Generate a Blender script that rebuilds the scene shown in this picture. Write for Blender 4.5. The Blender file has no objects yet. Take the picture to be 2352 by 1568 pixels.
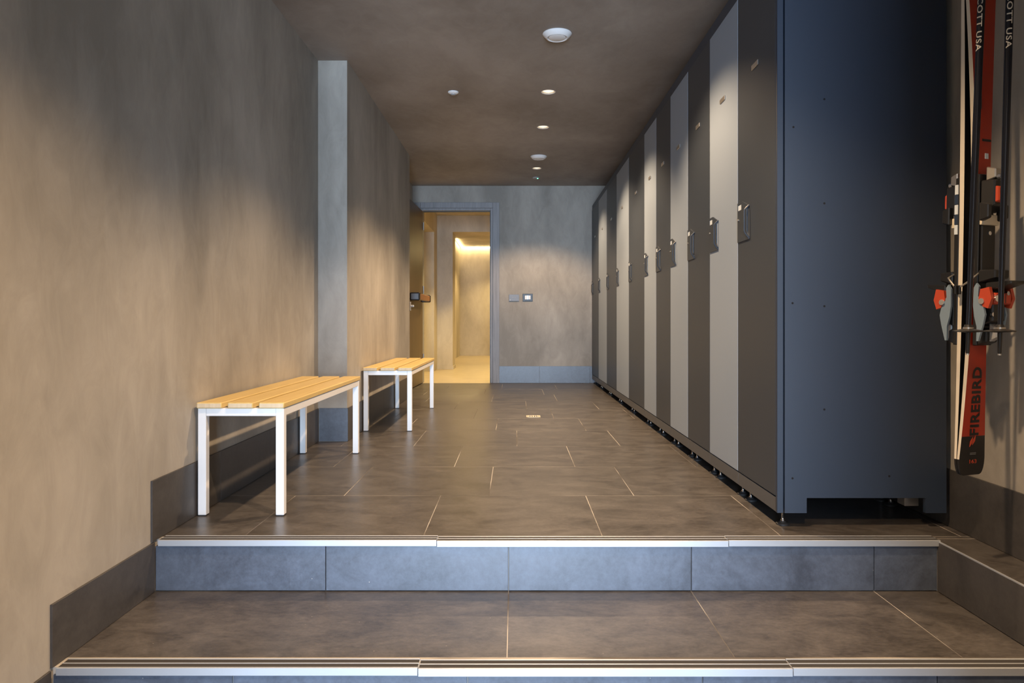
import bpy, bmesh, math, random
from mathutils import Vector, Matrix
random.seed(7)
SC = bpy.context.scene
COL = SC.collection

# ------------------------------------------------------------------ camera, world, light, exposure
cam = bpy.data.cameras.new('camera')
cam_o = bpy.data.objects.new('camera', cam); COL.objects.link(cam_o)
cam.sensor_width = 36.0
cam.lens = 1660.0 / 2352.0 * 36.0
cam.shift_x = -6.0 / 2352.0
cam.shift_y = -43.0 / 2352.0
cam.clip_start = 0.02
cam_o.location = (0, 0, 0.715)
cam_o.rotation_euler = (math.pi / 2, 0, 0)
SC.camera = cam_o

SC.view_settings.view_transform = 'Standard'
SC.view_settings.look = 'None'
SC.view_settings.gamma = 1.0
SC.view_settings.use_curve_mapping = False
SC.view_settings.exposure = 0.0
SC.cycles.use_denoising = True
SC.cycles.max_bounces = 10
SC.cycles.diffuse_bounces = 6
SC.cycles.glossy_bounces = 4
SC.cycles.sample_clamp_indirect = 6.0

wd = bpy.data.worlds.new('overcast_sky'); SC.world = wd
wd.use_nodes = True
wd.node_tree.nodes['Background'].inputs[0].default_value = (0.50, 0.68, 1.0, 1)
wd.node_tree.nodes['Background'].inputs[1].default_value = 1.0

DAY_COL = (0.61, 0.78, 1.0)
DAY_POWER = 680.0
WARM = (1.0, 0.69, 0.41)
SPOT_W = 195.0
YELLOW = (1.0, 0.71, 0.29)


def area(name, loc, rot, sx, sy, power, col):
    l = bpy.data.lights.new(name, 'AREA'); l.shape = 'RECTANGLE'; l.size = sx; l.size_y = sy
    l.energy = power; l.color = col
    o = bpy.data.objects.new(name, l); COL.objects.link(o); o.location = loc; o.rotation_euler = rot
    return o


def spot(name, loc, power, col, ang=120, blend=0.35, rad=0.035):
    l = bpy.data.lights.new(name, 'SPOT'); l.energy = power; l.color = col
    l.spot_size = math.radians(ang); l.spot_blend = blend; l.shadow_soft_size = rad
    o = bpy.data.objects.new(name, l); COL.objects.link(o); o.location = loc
    return o


# daylight entering by the open entrance behind the camera (faces +Y)
area('entrance_daylight', (0.0, -3.62, 0.60), (math.pi / 2, 0, 0), 1.1, 1.85, DAY_POWER, DAY_COL)


def ceil_z(y):
    return 2.295 + 0.0102 * (y - 4.35)


LIGHT_Y = [0.15, 1.65, 3.30, 4.97, 5.90, 7.55]
LX = 0.232

# ------------------------------------------------------------------ materials
def new_mat(name):
    m = bpy.data.materials.new(name); m.use_nodes = True
    nt = m.node_tree
    b = nt.nodes['Principled BSDF']
    return m, nt, b


def N(nt, typ, **kw):
    n = nt.nodes.new(typ)
    for k, v in kw.items():
        setattr(n, k, v)
    return n


def plain(name, col, rough=0.5, metal=0.0, bump=0.0, bscale=200, spec=0.5, var=0.0):
    m, nt, b = new_mat(name)
    b.inputs['Base Color'].default_value = (*col, 1)
    b.inputs['Roughness'].default_value = rough
    b.inputs['Metallic'].default_value = metal
    b.inputs['Specular IOR Level'].default_value = spec
    tc = N(nt, 'ShaderNodeTexCoord')
    nz = N(nt, 'ShaderNodeTexNoise'); nz.inputs['Scale'].default_value = bscale; nz.inputs['Detail'].default_value = 3
    nt.links.new(tc.outputs['Object'], nz.inputs['Vector'])
    if var:
        n2 = N(nt, 'ShaderNodeTexNoise'); n2.inputs['Scale'].default_value = 6; n2.inputs['Detail'].default_value = 5
        nt.links.new(tc.outputs['Object'], n2.inputs['Vector'])
        r = N(nt, 'ShaderNodeValToRGB')
        r.color_ramp.elements[0].position = 0.3; r.color_ramp.elements[1].position = 0.7
        r.color_ramp.elements[0].color = (*[c * (1 - var) for c in col], 1)
        r.color_ramp.elements[1].color = (*[min(1, c * (1 + var)) for c in col], 1)
        nt.links.new(n2.outputs['Fac'], r.inputs['Fac'])
        nt.links.new(r.outputs['Color'], b.inputs['Base Color'])
    if bump:
        bp = N(nt, 'ShaderNodeBump'); bp.inputs['Strength'].default_value = bump; bp.inputs['Distance'].default_value = 0.001
        nt.links.new(nz.outputs['Fac'], bp.inputs['Height']); nt.links.new(bp.outputs['Normal'], b.inputs['Normal'])
    return m


def emit(name, col, s):
    m, nt, b = new_mat(name)
    b.inputs['Base Color'].default_value = (*col, 1)
    b.inputs['Emission Color'].default_value = (*col, 1)
    b.inputs['Emission Strength'].default_value = s
    return m


def plaster(name, c0, c1, c2, stretch=(1.0, 1.0, 0.45), rough=0.62, bump=0.35):
    """trowelled mineral plaster: soft clouds, brushed streaks, faint relief"""
    m, nt, b = new_mat(name)
    tc = N(nt, 'ShaderNodeTexCoord')
    mp = N(nt, 'ShaderNodeMapping'); mp.inputs['Scale'].default_value = stretch
    nt.links.new(tc.outputs['Object'], mp.inputs['Vector'])
    a = N(nt, 'ShaderNodeTexNoise'); a.inputs['Scale'].default_value = 1.7; a.inputs['Detail'].default_value = 9
    a.inputs['Roughness'].default_value = 0.56; a.inputs['Distortion'].default_value = 0.35
    f = N(nt, 'ShaderNodeTexNoise'); f.inputs['Scale'].default_value = 9; f.inputs['Detail'].default_value = 8
    f.inputs['Roughness'].default_value = 0.7; f.inputs['Distortion'].default_value = 1.2
    nt.links.new(mp.outputs['Vector'], a.inputs['Vector']); nt.links.new(mp.outputs['Vector'], f.inputs['Vector'])
    mx = N(nt, 'ShaderNodeMix'); mx.data_type = 'FLOAT'; mx.inputs[0].default_value = 0.24
    nt.links.new(a.outputs['Fac'], mx.inputs[2]); nt.links.new(f.outputs['Fac'], mx.inputs[3])
    r = N(nt, 'ShaderNodeValToRGB'); cr = r.color_ramp
    cr.elements[0].position = 0.37; cr.elements[0].color = (*c0, 1)
    cr.elements[1].position = 0.63; cr.elements[1].color = (*c2, 1)
    e = cr.elements.new(0.5); e.color = (*c1, 1)
    nt.links.new(mx.outputs[0], r.inputs['Fac']); nt.links.new(r.outputs['Color'], b.inputs['Base Color'])
    b.inputs['Roughness'].default_value = rough
    b.inputs['Specular IOR Level'].default_value = 0.35
    g = N(nt, 'ShaderNodeTexNoise'); g.inputs['Scale'].default_value = 14; g.inputs['Detail'].default_value = 7
    nt.links.new(mp.outputs['Vector'], g.inputs['Vector'])
    bp = N(nt, 'ShaderNodeBump'); bp.inputs['Strength'].default_value = bump; bp.inputs['Distance'].default_value = 0.006
    nt.links.new(g.outputs['Fac'], bp.inputs['Height']); nt.links.new(bp.outputs['Normal'], b.inputs['Normal'])
    return m


def tile_mat(name, c0, c1, rough, specks=True, vstretch=(1, 1, 1), spec=0.5):
    m, nt, b = new_mat(name)
    b.inputs['Specular IOR Level'].default_value = spec
    tc = N(nt, 'ShaderNodeTexCoord'); oi = N(nt, 'ShaderNodeObjectInfo')
    ml = N(nt, 'ShaderNodeMath', operation='MULTIPLY'); ml.inputs[1].default_value = 60
    nt.links.new(oi.outputs['Random'], ml.inputs[0])
    ad = N(nt, 'ShaderNodeVectorMath', operation='ADD')
    nt.links.new(tc.outputs['Object'], ad.inputs[0]); nt.links.new(ml.outputs[0], ad.inputs[1])
    mp = N(nt, 'ShaderNodeMapping'); mp.inputs['Scale'].default_value = vstretch
    nt.links.new(ad.outputs[0], mp.inputs['Vector'])
    a = N(nt, 'ShaderNodeTexNoise'); a.inputs['Scale'].default_value = 5.5; a.inputs['Detail'].default_value = 11
    a.inputs['Roughness'].default_value = 0.74; a.inputs['Distortion'].default_value = 0.5
    nt.links.new(mp.outputs['Vector'], a.inputs['Vector'])
    r = N(nt, 'ShaderNodeValToRGB'); cr = r.color_ramp
    cr.elements[0].position = 0.38; cr.elements[0].color = (*c0, 1)
    cr.elements[1].position = 0.64; cr.elements[1].color = (*c1, 1)
    fg = N(nt, 'ShaderNodeTexNoise'); fg.inputs['Scale'].default_value = 55; fg.inputs['Detail'].default_value = 5
    fg.inputs['Roughness'].default_value = 0.75
    nt.links.new(mp.outputs['Vector'], fg.inputs['Vector'])
    mg = N(nt, 'ShaderNodeMix'); mg.data_type = 'FLOAT'; mg.inputs[0].default_value = 0.36
    nt.links.new(a.outputs['Fac'], mg.inputs[2]); nt.links.new(fg.outputs['Fac'], mg.inputs[3])
    nt.links.new(mg.outputs[0], r.inputs['Fac'])
    last = r.outputs['Color']
    if specks:
        v = N(nt, 'ShaderNodeTexVoronoi'); v.inputs['Scale'].default_value = 26
        nt.links.new(mp.outputs['Vector'], v.inputs['Vector'])
        lt = N(nt, 'ShaderNodeMath', operation='LESS_THAN'); lt.inputs[1].default_value = 0.045
        nt.links.new(v.outputs['Distance'], lt.inputs[0])
        sp = N(nt, 'ShaderNodeSeparateColor'); nt.links.new(v.outputs['Color'], sp.inputs[0])
        gt = N(nt, 'ShaderNodeMath', operation='GREATER_THAN'); gt.inputs[1].default_value = 0.9
        nt.links.new(sp.outputs[0], gt.inputs[0])
        mu = N(nt, 'ShaderNodeMath', operation='MULTIPLY')
        nt.links.new(lt.outputs[0], mu.inputs[0]); nt.links.new(gt.outputs[0], mu.inputs[1])
        m2 = N(nt, 'ShaderNodeMath', operation='MULTIPLY'); m2.inputs[1].default_value = 0.55
        nt.links.new(mu.outputs[0], m2.inputs[0])
        mx = N(nt, 'ShaderNodeMix'); mx.data_type = 'RGBA'
        nt.links.new(m2.outputs[0], mx.inputs[0]); nt.links.new(last, mx.inputs[6])
        mx.inputs[7].default_value = (0.5, 0.47, 0.42, 1)
        last = mx.outputs[2]
    nt.links.new(last, b.inputs['Base Color'])
    g = N(nt, 'ShaderNodeTexNoise'); g.inputs['Scale'].default_value = 30; g.inputs['Detail'].default_value = 6
    nt.links.new(mp.outputs['Vector'], g.inputs['Vector'])
    rr = N(nt, 'ShaderNodeMapRange'); rr.inputs['To Min'].default_value = rough - 0.06; rr.inputs['To Max'].default_value = rough + 0.08
    nt.links.new(a.outputs['Fac'], rr.inputs['Value']); nt.links.new(rr.outputs[0], b.inputs['Roughness'])
    bp = N(nt, 'ShaderNodeBump'); bp.inputs['Strength'].default_value = 0.12; bp.inputs['Distance'].default_value = 0.001
    nt.links.new(g.outputs['Fac'], bp.inputs['Height']); nt.links.new(bp.outputs['Normal'], b.inputs['Normal'])
    return m


def wood(name, c0, c1, axis='Y', rough=0.45, scale=1.0):
    m, nt, b = new_mat(name)
    tc = N(nt, 'ShaderNodeTexCoord'); oi = N(nt, 'ShaderNodeObjectInfo')
    ml = N(nt, 'ShaderNodeMath', operation='MULTIPLY'); ml.inputs[1].default_value = 20
    nt.links.new(oi.outputs['Random'], ml.inputs[0])
    ad = N(nt, 'ShaderNodeVectorMath', operation='ADD')
    nt.links.new(tc.outputs['Object'], ad.inputs[0]); nt.links.new(ml.outputs[0], ad.inputs[1])
    mp = N(nt, 'ShaderNodeMapping')
    s = {'X': (1.2, 22, 22), 'Y': (22, 1.2, 22), 'Z': (22, 22, 1.2)}[axis]
    mp.inputs['Scale'].default_value = [q * scale for q in s]
    nt.links.new(ad.outputs[0], mp.inputs['Vector'])
    a = N(nt, 'ShaderNodeTexNoise'); a.inputs['Scale'].default_value = 1.6; a.inputs['Detail'].default_value = 8
    a.inputs['Roughness'].default_value = 0.6; a.inputs['Distortion'].default_value = 1.5
    nt.links.new(mp.outputs['Vector'], a.inputs['Vector'])
    r = N(nt, 'ShaderNodeValToRGB'); cr = r.color_ramp
    cr.elements[0].position = 0.3; cr.elements[0].color = (*c0, 1)
    cr.elements[1].position = 0.7; cr.elements[1].color = (*c1, 1)
    nt.links.new(a.outputs['Fac'], r.inputs['Fac']); nt.links.new(r.outputs['Color'], b.inputs['Base Color'])
    b.inputs['Roughness'].default_value = rough
    bp = N(nt, 'ShaderNodeBump'); bp.inputs['Strength'].default_value = 0.15; bp.inputs['Distance'].default_value = 0.001
    nt.links.new(a.outputs['Fac'], bp.inputs['Height']); nt.links.new(bp.outputs['Normal'], b.inputs['Normal'])
    return m


M = {}
M['plaster'] = plaster('plaster_wall', (0.246, 0.228, 0.200), (0.338, 0.314, 0.277), (0.434, 0.406, 0.362))
M['plaster_ceiling'] = plaster('plaster_ceiling', (0.235, 0.203, 0.176), (0.300, 0.264, 0.232), (0.365, 0.326, 0.290), stretch=(1, 0.6, 1))
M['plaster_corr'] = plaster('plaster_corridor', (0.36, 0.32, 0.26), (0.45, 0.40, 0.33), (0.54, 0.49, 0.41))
M['floor_tile'] = tile_mat('floor_stoneware', (0.040, 0.035, 0.032), (0.120, 0.110, 0.103), 0.33, vstretch=(1, 1.6, 1))
M['daylit_tile'] = tile_mat('daylit_stoneware', (0.038, 0.047, 0.066), (0.092, 0.114, 0.158), 0.40, spec=0.9)  # stoneware with cool daylight put into its colour, brighter and bluer
M['skirt_tile'] = tile_mat('skirting_stoneware', (0.040, 0.037, 0.036), (0.074, 0.069, 0.067), 0.45, specks=False)
M['grout'] = plain('grout', (0.62, 0.55, 0.47), 0.9, bump=0.2)
_nt = M['grout'].node_tree                      # pale joints, dirtied to tile colour in stretches
_tc = N(_nt, 'ShaderNodeTexCoord'); _nz = N(_nt, 'ShaderNodeTexNoise'); _nz.inputs['Scale'].default_value = 1.9; _nz.inputs['Detail'].default_value = 3
_nt.links.new(_tc.outputs['Object'], _nz.inputs['Vector'])
_rp = N(_nt, 'ShaderNodeValToRGB'); _rp.color_ramp.elements[0].position = 0.43; _rp.color_ramp.elements[1].position = 0.56
_rp.color_ramp.elements[0].color = (0.10, 0.088, 0.078, 1); _rp.color_ramp.elements[1].color = (0.42, 0.39, 0.35, 1)
_nt.links.new(_nz.outputs['Fac'], _rp.inputs['Fac']); _nt.links.new(_rp.outputs['Color'], _nt.nodes['Principled BSDF'].inputs['Base Color'])
M['dark_grout'] = plain('dark_grout', (0.035, 0.033, 0.032), 0.9, bump=0.2)
M['corr_floor'] = plain('corridor_resin_floor', (0.50, 0.42, 0.30), 0.32, bump=0.1, bscale=20, var=0.08)
M['alu'] = plain('brushed_aluminium', (0.50, 0.53, 0.57), 0.42, 0.5, bump=0.1)
M['strip_dark'] = plain('antislip_strip', (0.030, 0.027, 0.026), 0.8, bump=0.5, bscale=900)
M['white_paint'] = plain('white_powder_coat', (0.80, 0.80, 0.80), 0.35, bump=0.05)
M['rubber'] = plain('black_rubber', (0.018, 0.018, 0.019), 0.6)
M['bench_wood'] = wood('ash_slat', (0.58, 0.405, 0.140), (0.70, 0.52, 0.215), 'Y', 0.42)
M['bench_end'] = wood('ash_end_grain', (0.58, 0.43, 0.26), (0.70, 0.55, 0.36), 'Z', 0.6)
M['oak'] = wood('oak_veneer', (0.085, 0.056, 0.031), (0.150, 0.102, 0.058), 'Z', 0.42)
M['grey_wood'] = wood('grey_stained_wood', (0.185, 0.185, 0.195), (0.28, 0.28, 0.295), 'Z', 0.5)
M['lock_dark'] = plain('anthracite_coat', (0.035, 0.044, 0.058), 0.42, bump=0.15, bscale=700)
M['lock_light'] = plain('pale_grey_coat', (0.262, 0.318, 0.398), 0.42, bump=0.12, bscale=700)
M['lock_body'] = plain('anthracite_body', (0.007, 0.019, 0.043), 0.50, bump=0.12, bscale=700, spec=1.0)
M['plinth'] = plain('plinth_coat', (0.080, 0.083, 0.090), 0.45, bump=0.1)
M['chrome'] = plain('chrome', (0.80, 0.80, 0.82), 0.16, 1.0)
M['steel'] = plain('dull_steel', (0.50, 0.47, 0.43), 0.35, 0.85)
M['white_label'] = plain('white_label', (0.58, 0.65, 0.72), 0.5)
M['black'] = plain('black_plastic', (0.012, 0.012, 0.013), 0.38)
M['hole'] = plain('dark_hole', (0.004, 0.004, 0.005), 0.9)
M['white_plastic'] = plain('white_plastic', (0.78, 0.78, 0.78), 0.4)
M['sensor_grey'] = plain('sensor_grey', (0.33, 0.33, 0.33), 0.5)
M['switch_grey'] = plain('switch_grey', (0.175, 0.185, 0.205), 0.4)
M['cream'] = plain('cream_metal', (0.62, 0.55, 0.42), 0.4)
M['lamp'] = emit('lamp_glow', (1.0, 0.82, 0.58), 1.35)
M['led'] = emit('led_strip', (1.0, 0.76, 0.36), 24)
M['green_led'] = emit('green_led', (0.15, 1.0, 0.45), 4)
M['red_ski'] = plain('ski_red', (0.36, 0.030, 0.012), 0.25, spec=0.5)
M['black_ski'] = plain('ski_black', (0.012, 0.011, 0.011), 0.3)
M['cream_ski'] = plain('ski_sidewall', (0.66, 0.60, 0.50), 0.4)
M['red_plastic'] = plain('red_plastic', (0.48, 0.060, 0.025), 0.35)
M['silver'] = plain('silver_plastic', (0.42, 0.43, 0.45), 0.3, 0.4)
M['pole'] = plain('pole_navy', (0.010, 0.012, 0.020), 0.22, 0.3)
M['pole_text'] = plain('pole_print', (0.62, 0.58, 0.50), 0.4)
M['daylit_silver'] = plain('daylit_silver_plastic', (0.20, 0.27, 0.34), 0.35)  # silver part, the blue of daylight put into its colour
M['navy'] = plain('navy_plastic', (0.02, 0.035, 0.07), 0.4)

# ------------------------------------------------------------------ helpers
def tag(o, label=None, cat=None, kind=None, group=None):
    if label: o['label'] = label
    if cat: o['category'] = cat
    if kind: o['kind'] = kind
    if group: o['group'] = group
    return o


class MB:
    def __init__(self):
        self.v = []; self.f = []; self.mi = []

    def add(self, vs, fs, mi=0):
        b = len(self.v)
        self.v += [tuple(p) for p in vs]
        for q in fs:
            self.f.append([b + i for i in q]); self.mi.append(mi)
        return self

    def box(self, x0, x1, y0, y1, z0, z1, c=0.0, mi=0):
        """box with its twelve edges chamfered by c"""
        if c <= 0:
            vs = [(x0, y0, z0), (x1, y0, z0), (x1, y1, z0), (x0, y1, z0), (x0, y0, z1), (x1, y0, z1), (x1, y1, z1), (x0, y1, z1)]
            return self.add(vs, [(0, 3, 2, 1), (4, 5, 6, 7), (0, 1, 5, 4), (1, 2, 6, 5), (2, 3, 7, 6), (3, 0, 4, 7)], mi)
        lo = (x0, y0, z0); hi = (x1, y1, z1)
        idx = {}; vs = []
        for sx in (0, 1):
            for sy in (0, 1):
                for sz in (0, 1):
                    s = (sx, sy, sz)
                    for ax in range(3):
                        p = []
                        for k in range(3):
                            base = hi[k] if s[k] else lo[k]
                            p.append(base if k == ax else base + (-c if s[k] else c))
                        idx[(s, ax)] = len(vs); vs.append(tuple(p))
        fs = []
        for ax in range(3):
            o = [k for k in range(3) if k != ax]
            for sd in (0, 1):
                q = []
                for a, b_ in ((0, 0), (1, 0), (1, 1), (0, 1)):
                    s = [0, 0, 0]; s[ax] = sd; s[o[0]] = a; s[o[1]] = b_
                    q.append(idx[(tuple(s), ax)])
                fs.append(q)
            for a in (0, 1):
                for b_ in (0, 1):
                    s0 = [0, 0, 0]; s1 = [0, 0, 0]
                    s0[o[0]] = s1[o[0]] = a; s0[o[1]] = s1[o[1]] = b_; s1[ax] = 1
                    s0 = tuple(s0); s1 = tuple(s1)
                    fs.append([idx[(s0, o[0])], idx[(s1, o[0])], idx[(s1, o[1])], idx[(s0, o[1])]])
        for sx in (0, 1):
            for sy in (0, 1):
                for sz in (0, 1):
                    s = (sx, sy, sz)
                    fs.append([idx[(s, 0)], idx[(s, 1)], idx[(s, 2)]])
        return self.add(vs, fs, mi)

    def prism(self, poly, fn, t0, t1, mi=0):
        """polygon (list of 2-D points) swept from t0 to t1; fn(a, b, t) -> 3-D point"""
        n = len(poly)
        vs = [fn(a, b, t0) for a, b in poly] + [fn(a, b, t1) for a, b in poly]
        fs = [list(range(n))[::-1], list(range(n, 2 * n))]
        fs += [(i, (i + 1) % n, n + (i + 1) % n, n + i) for i in range(n)]
        return self.add(vs, fs, mi)

    def lathe(self, prof, c, n=24, axis='Z', mi=0, cap=True):
        """prof: [(r, h)...] around axis through c"""
        vs = []; fs = []
        for r, h in prof:
            for k in range(n):
                a = 2 * math.pi * k / n
                u, w = r * math.cos(a), r * math.sin(a)
                vs.append({'Z': (c[0] + u, c[1] + w, c[2] + h), 'Y': (c[0] + u, c[1] + h, c[2] + w), 'X': (c[0] + h, c[1] + u, c[2] + w)}[axis])
        for i in range(len(prof) - 1):
            for k in range(n):
                fs.append((i * n + k, i * n + (k + 1) % n, (i + 1) * n + (k + 1) % n, (i + 1) * n + k))
        if cap:
            fs.append(list(range(n))[::-1]); fs.append([(len(prof) - 1) * n + k for k in range(n)])
        return self.add(vs, fs, mi)

    def tube(self, pts, r, n=8, mi=0):
        pts = [Vector(p) for p in pts]
        rs = r if isinstance(r, (list, tuple)) else [r] * len(pts)
        vs = []; fs = []
        a = None
        for i, p in enumerate(pts):
            t = (pts[min(i + 1, len(pts) - 1)] - pts[max(i - 1, 0)]).normalized()
            if a is None:
                a = t.orthogonal()
            a = (a - t * a.dot(t)).normalized(); b_ = t.cross(a).normalized()
            for k in range(n):
                g = 2 * math.pi * k / n
                vs.append(tuple(p + (a * math.cos(g) + b_ * math.sin(g)) * rs[i]))
        for i in range(len(pts) - 1):
            for k in range(n):
                fs.append((i * n + k, i * n + (k + 1) % n, (i + 1) * n + (k + 1) % n, (i + 1) * n + k))
        fs.append(list(range(n))[::-1]); fs.append([(len(pts) - 1) * n + k for k in range(n)])
        return self.add(vs, fs, mi)

    def mesh(self, name, mats, smooth=False):
        me = bpy.data.meshes.new(name)
        me.from_pydata(self.v, [], self.f)
        for m in (mats if isinstance(mats, (list, tuple)) else [mats]):
            me.materials.append(m)
        for p, i in zip(me.polygons, self.mi):
            p.material_index = i; p.use_smooth = smooth
        bm = bmesh.new(); bm.from_mesh(me)
        bmesh.ops.recalc_face_normals(bm, faces=bm.faces)
        bm.to_mesh(me); bm.free()
        if smooth:
            try: me.set_sharp_from_angle(angle=math.radians(35))
            except Exception: pass
        return me

    def build(self, name, mats, parent=None, loc=(0, 0, 0), smooth=False):
        return link(name, self.mesh(name, mats, smooth), parent, loc)


def link(name, me, parent=None, loc=(0, 0, 0)):
    o = bpy.data.objects.new(name, me); COL.objects.link(o)
    o.location = loc
    if parent is not None: o.parent = parent
    return o


def empty(name, loc=(0, 0, 0)):
    o = bpy.data.objects.new(name, None); COL.objects.link(o); o.location = loc
    o.empty_display_size = 0.1
    return o


def struct(name, mb, mats, label, cat, smooth=False):
    return tag(mb.build(name, mats, None, (0, 0, 0), smooth), label, cat, 'structure')


def text_mesh(name, body, size, mat, extrude=0.0003, bold=0.0, shear=0.0, space=1.0, fine=False):
    cu = bpy.data.curves.new(name, 'FONT'); cu.body = body; cu.size = size
    cu.extrude = extrude; cu.offset = bold; cu.shear = shear; cu.space_character = space
    cu.align_x = 'CENTER'; cu.align_y = 'CENTER'; cu.resolution_u = 3
    tmp = bpy.data.objects.new(name, cu); COL.objects.link(tmp)
    dg = bpy.context.evaluated_depsgraph_get(); dg.update()
    me = bpy.data.meshes.new_from_object(tmp.evaluated_get(dg))
    bpy.data.objects.remove(tmp); bpy.data.curves.remove(cu)
    me.name = name; me.materials.clear(); me.materials.append(mat)
    if fine:
        bm = bmesh.new(); bm.from_mesh(me)
        for _ in range(3):
            es = [e for e in bm.edges if abs(e.verts[0].co.y - e.verts[1].co.y) > size * 0.16]
            if es: bmesh.ops.subdivide_edges(bm, edges=es, cuts=1)
            bmesh.ops.triangulate(bm, faces=bm.faces)
        bm.to_mesh(me); bm.free()
    return me


# ------------------------------------------------------------------ the room shell
Y0, Y1 = -3.40, 8.57           # entrance end, back wall
XL, XR = -1.185, 1.530         # plaster faces of the long walls
XP = -1.010                    # plaster face of the thicker left wall beyond the pillar
ZL = -0.1665                   # tread of the lower step
ZB = -0.333                    # entrance floor

struct('wall_left', MB().box(XL - 0.15, XL, Y0 - 0.12, 4.36, ZB - 0.1, 2.36), M['plaster'],
       'grey brown plaster wall behind the near bench on the left', 'wall')
# thicker stretch of the left wall: its end face is the pale pillar, it ends before the door recess
struct('wall_pillar', MB().box(-1.40, XP, 4.357, 6.95, -0.1, 2.36), M['plaster'],
       'thicker left plaster wall with pale pillar edge behind the far bench', 'wall')
struct('wall_recess', MB().box(-1.40, -1.212, 6.95, 8.75, -0.1, 2.42), M['plaster'],
       'shallow recess wall behind the open oak door', 'wall')
struct('wall_right', MB().box(XR, XR + 0.15, Y0 - 0.12, Y1 + 0.2, ZB - 0.1, 2.42), M['plaster'],
       'plaster wall on the right behind lockers and hanging skis', 'wall')
DX0, DX1, DZ = -1.116, -0.2575, 2.044      # door opening
struct('wall_back', MB().box(-1.25, DX0, Y1, Y1 + 0.14, -0.1, 2.42).box(DX1, XR + 0.05, Y1, Y1 + 0.14, -0.1, 2.42)
       .box(DX0, DX1, Y1, Y1 + 0.14, DZ, 2.42), M['plaster'], 'plaster back wall with the doorway and two switch plates', 'wall')
# entrance end: wall with the open doorway the daylight comes through
struct('wall_rear', MB().box(-1.335, -0.56, Y0 - 0.12, Y0, ZB - 0.1, 2.36).box(0.56, 1.68, Y0 - 0.12, Y0, ZB - 0.1, 2.36)
       .box(-0.56, 0.56, Y0 - 0.12, Y0, 1.62, 2.36), M['plaster'], 'plaster entrance wall behind the camera with open doorway', 'wall')
struct('wall_daylight_screen', MB().box(XL - 0.01, -0.61, -0.36, -0.25, ZB - 0.05, 2.30).box(0.52, XR + 0.01, -0.36, -0.25, ZB - 0.05, 2.30)
       .box(-0.61, 0.52, -0.36, -0.25, 1.80, 2.30), M['plaster'], 'added plaster screen behind the camera, keeping daylight off the right side', 'wall')  # added out of view; its opening shapes where the daylight falls


def holed_plate(x0, x1, y0, y1, holes, zf, th, name, mat):
    bm = bmesh.new(); edges = []
    def ring(pts):
        vs = [bm.verts.new((x, y, zf(y))) for x, y in pts]
        for i in range(len(vs)):
            edges.append(bm.edges.new((vs[i], vs[(i + 1) % len(vs)])))
    nx, ny = 4, 12
    per = [(x0 + (x1 - x0) * i / nx, y0) for i in range(nx)] + [(x1, y0 + (y1 - y0) * i / ny) for i in range(ny)]
    per += [(x1 - (x1 - x0) * i / nx, y1) for i in range(nx)] + [(x0, y1 - (y1 - y0) * i / ny) for i in range(ny)]
    ring(per)
    for hx, hy, r in holes:
        ring([(hx + r * math.cos(2 * math.pi * k / 28), hy + r * math.sin(2 * math.pi * k / 28)) for k in range(28)])
    bmesh.ops.triangle_fill(bm, use_beauty=True, use_dissolve=False, edges=edges)
    bmesh.ops.recalc_face_normals(bm, faces=bm.faces)
    res = bmesh.ops.extrude_face_region(bm, geom=list(bm.faces))
    for v in [g for g in res['geom'] if isinstance(g, bmesh.types.BMVert)]:
        v.co.z += th
    bmesh.ops.recalc_face_normals(bm, faces=bm.faces)
    me = bpy.data.meshes.new(name); bm.to_mesh(me); bm.free(); me.materials.append(mat)
    return me


LIGHT_R = 0.046
ceil_me = holed_plate(-1.36, XR + 0.1, Y0 - 0.12, Y1 + 0.1, [(LX, y, LIGHT_R) for y in LIGHT_Y], ceil_z, 0.10, 'ceiling', M['plaster_ceiling'])
tag(link('ceiling', ceil_me), 'brown grey plaster ceiling with recessed lights and round vents', 'ceiling', 'structure')

# ---- floors: grout bed, tiles laid as pieces
floor = struct('floor', MB().box(XL - 0.02, XR + 0.02, 2.395, Y1 + 0.005, -0.12, -0.00035)
               .box(1.3955, XR + 0.02, -0.25, 2.395, ZB, -0.00035), M['grout'],
               'brown grey stoneware tiled floor with pale joints between benches and lockers', 'floor')
TILE_CACHE = {}


def tile(parent, kind, x0, x1, y0, y1, top, mat, th=0.008, axis='Z', c=0.0009):
    """one tile with a chamfered face, centred on its own origin; axis = the way its face looks"""
    key = (kind, round(x1 - x0, 4), round(y1 - y0, 4), axis)
    a, b_ = (x1 - x0) / 2, (y1 - y0) / 2
    if key not in TILE_CACHE:
        mb = MB()
        lo = [(-a, -b_), (a, -b_), (a, b_), (-a, b_)]
        hi = [(-a + c, -b_ + c), (a - c, -b_ + c), (a - c, b_ - c), (-a + c, b_ - c)]
        cz = min(c, 0.0009)
        pts = [(p[0], p[1], -th) for p in lo] + [(p[0], p[1], -cz) for p in lo] + [(p[0], p[1], 0) for p in hi]
        T = {'Z': lambda u, v, w: (u, v, w), '-Y': lambda u, v, w: (u, -w, v), '+X': lambda u, v, w: (w, u, v), '-X': lambda u, v, w: (-w, u, v)}[axis]
        pts = [T(*p) for p in pts]
        fs = [(3, 2, 1, 0), (8, 9, 10, 11)]
        for k in range(4):
            j = (k + 1) % 4
            fs += [(k, j, 4 + j, 4 + k), (4 + k, 4 + j, 8 + j, 8 + k)]
        TILE_CACHE[key] = MB().add(pts, fs).mesh('tile', mat)
    mx, my = (x0 + x1) / 2, (y0 + y1) / 2
    loc = {'Z': (mx, my, top), '-Y': (mx, top, my), '+X': (top, mx, my), '-X': (top, mx, my)}[axis]
    return link('tile', TILE_CACHE[key], parent, loc)


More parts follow.
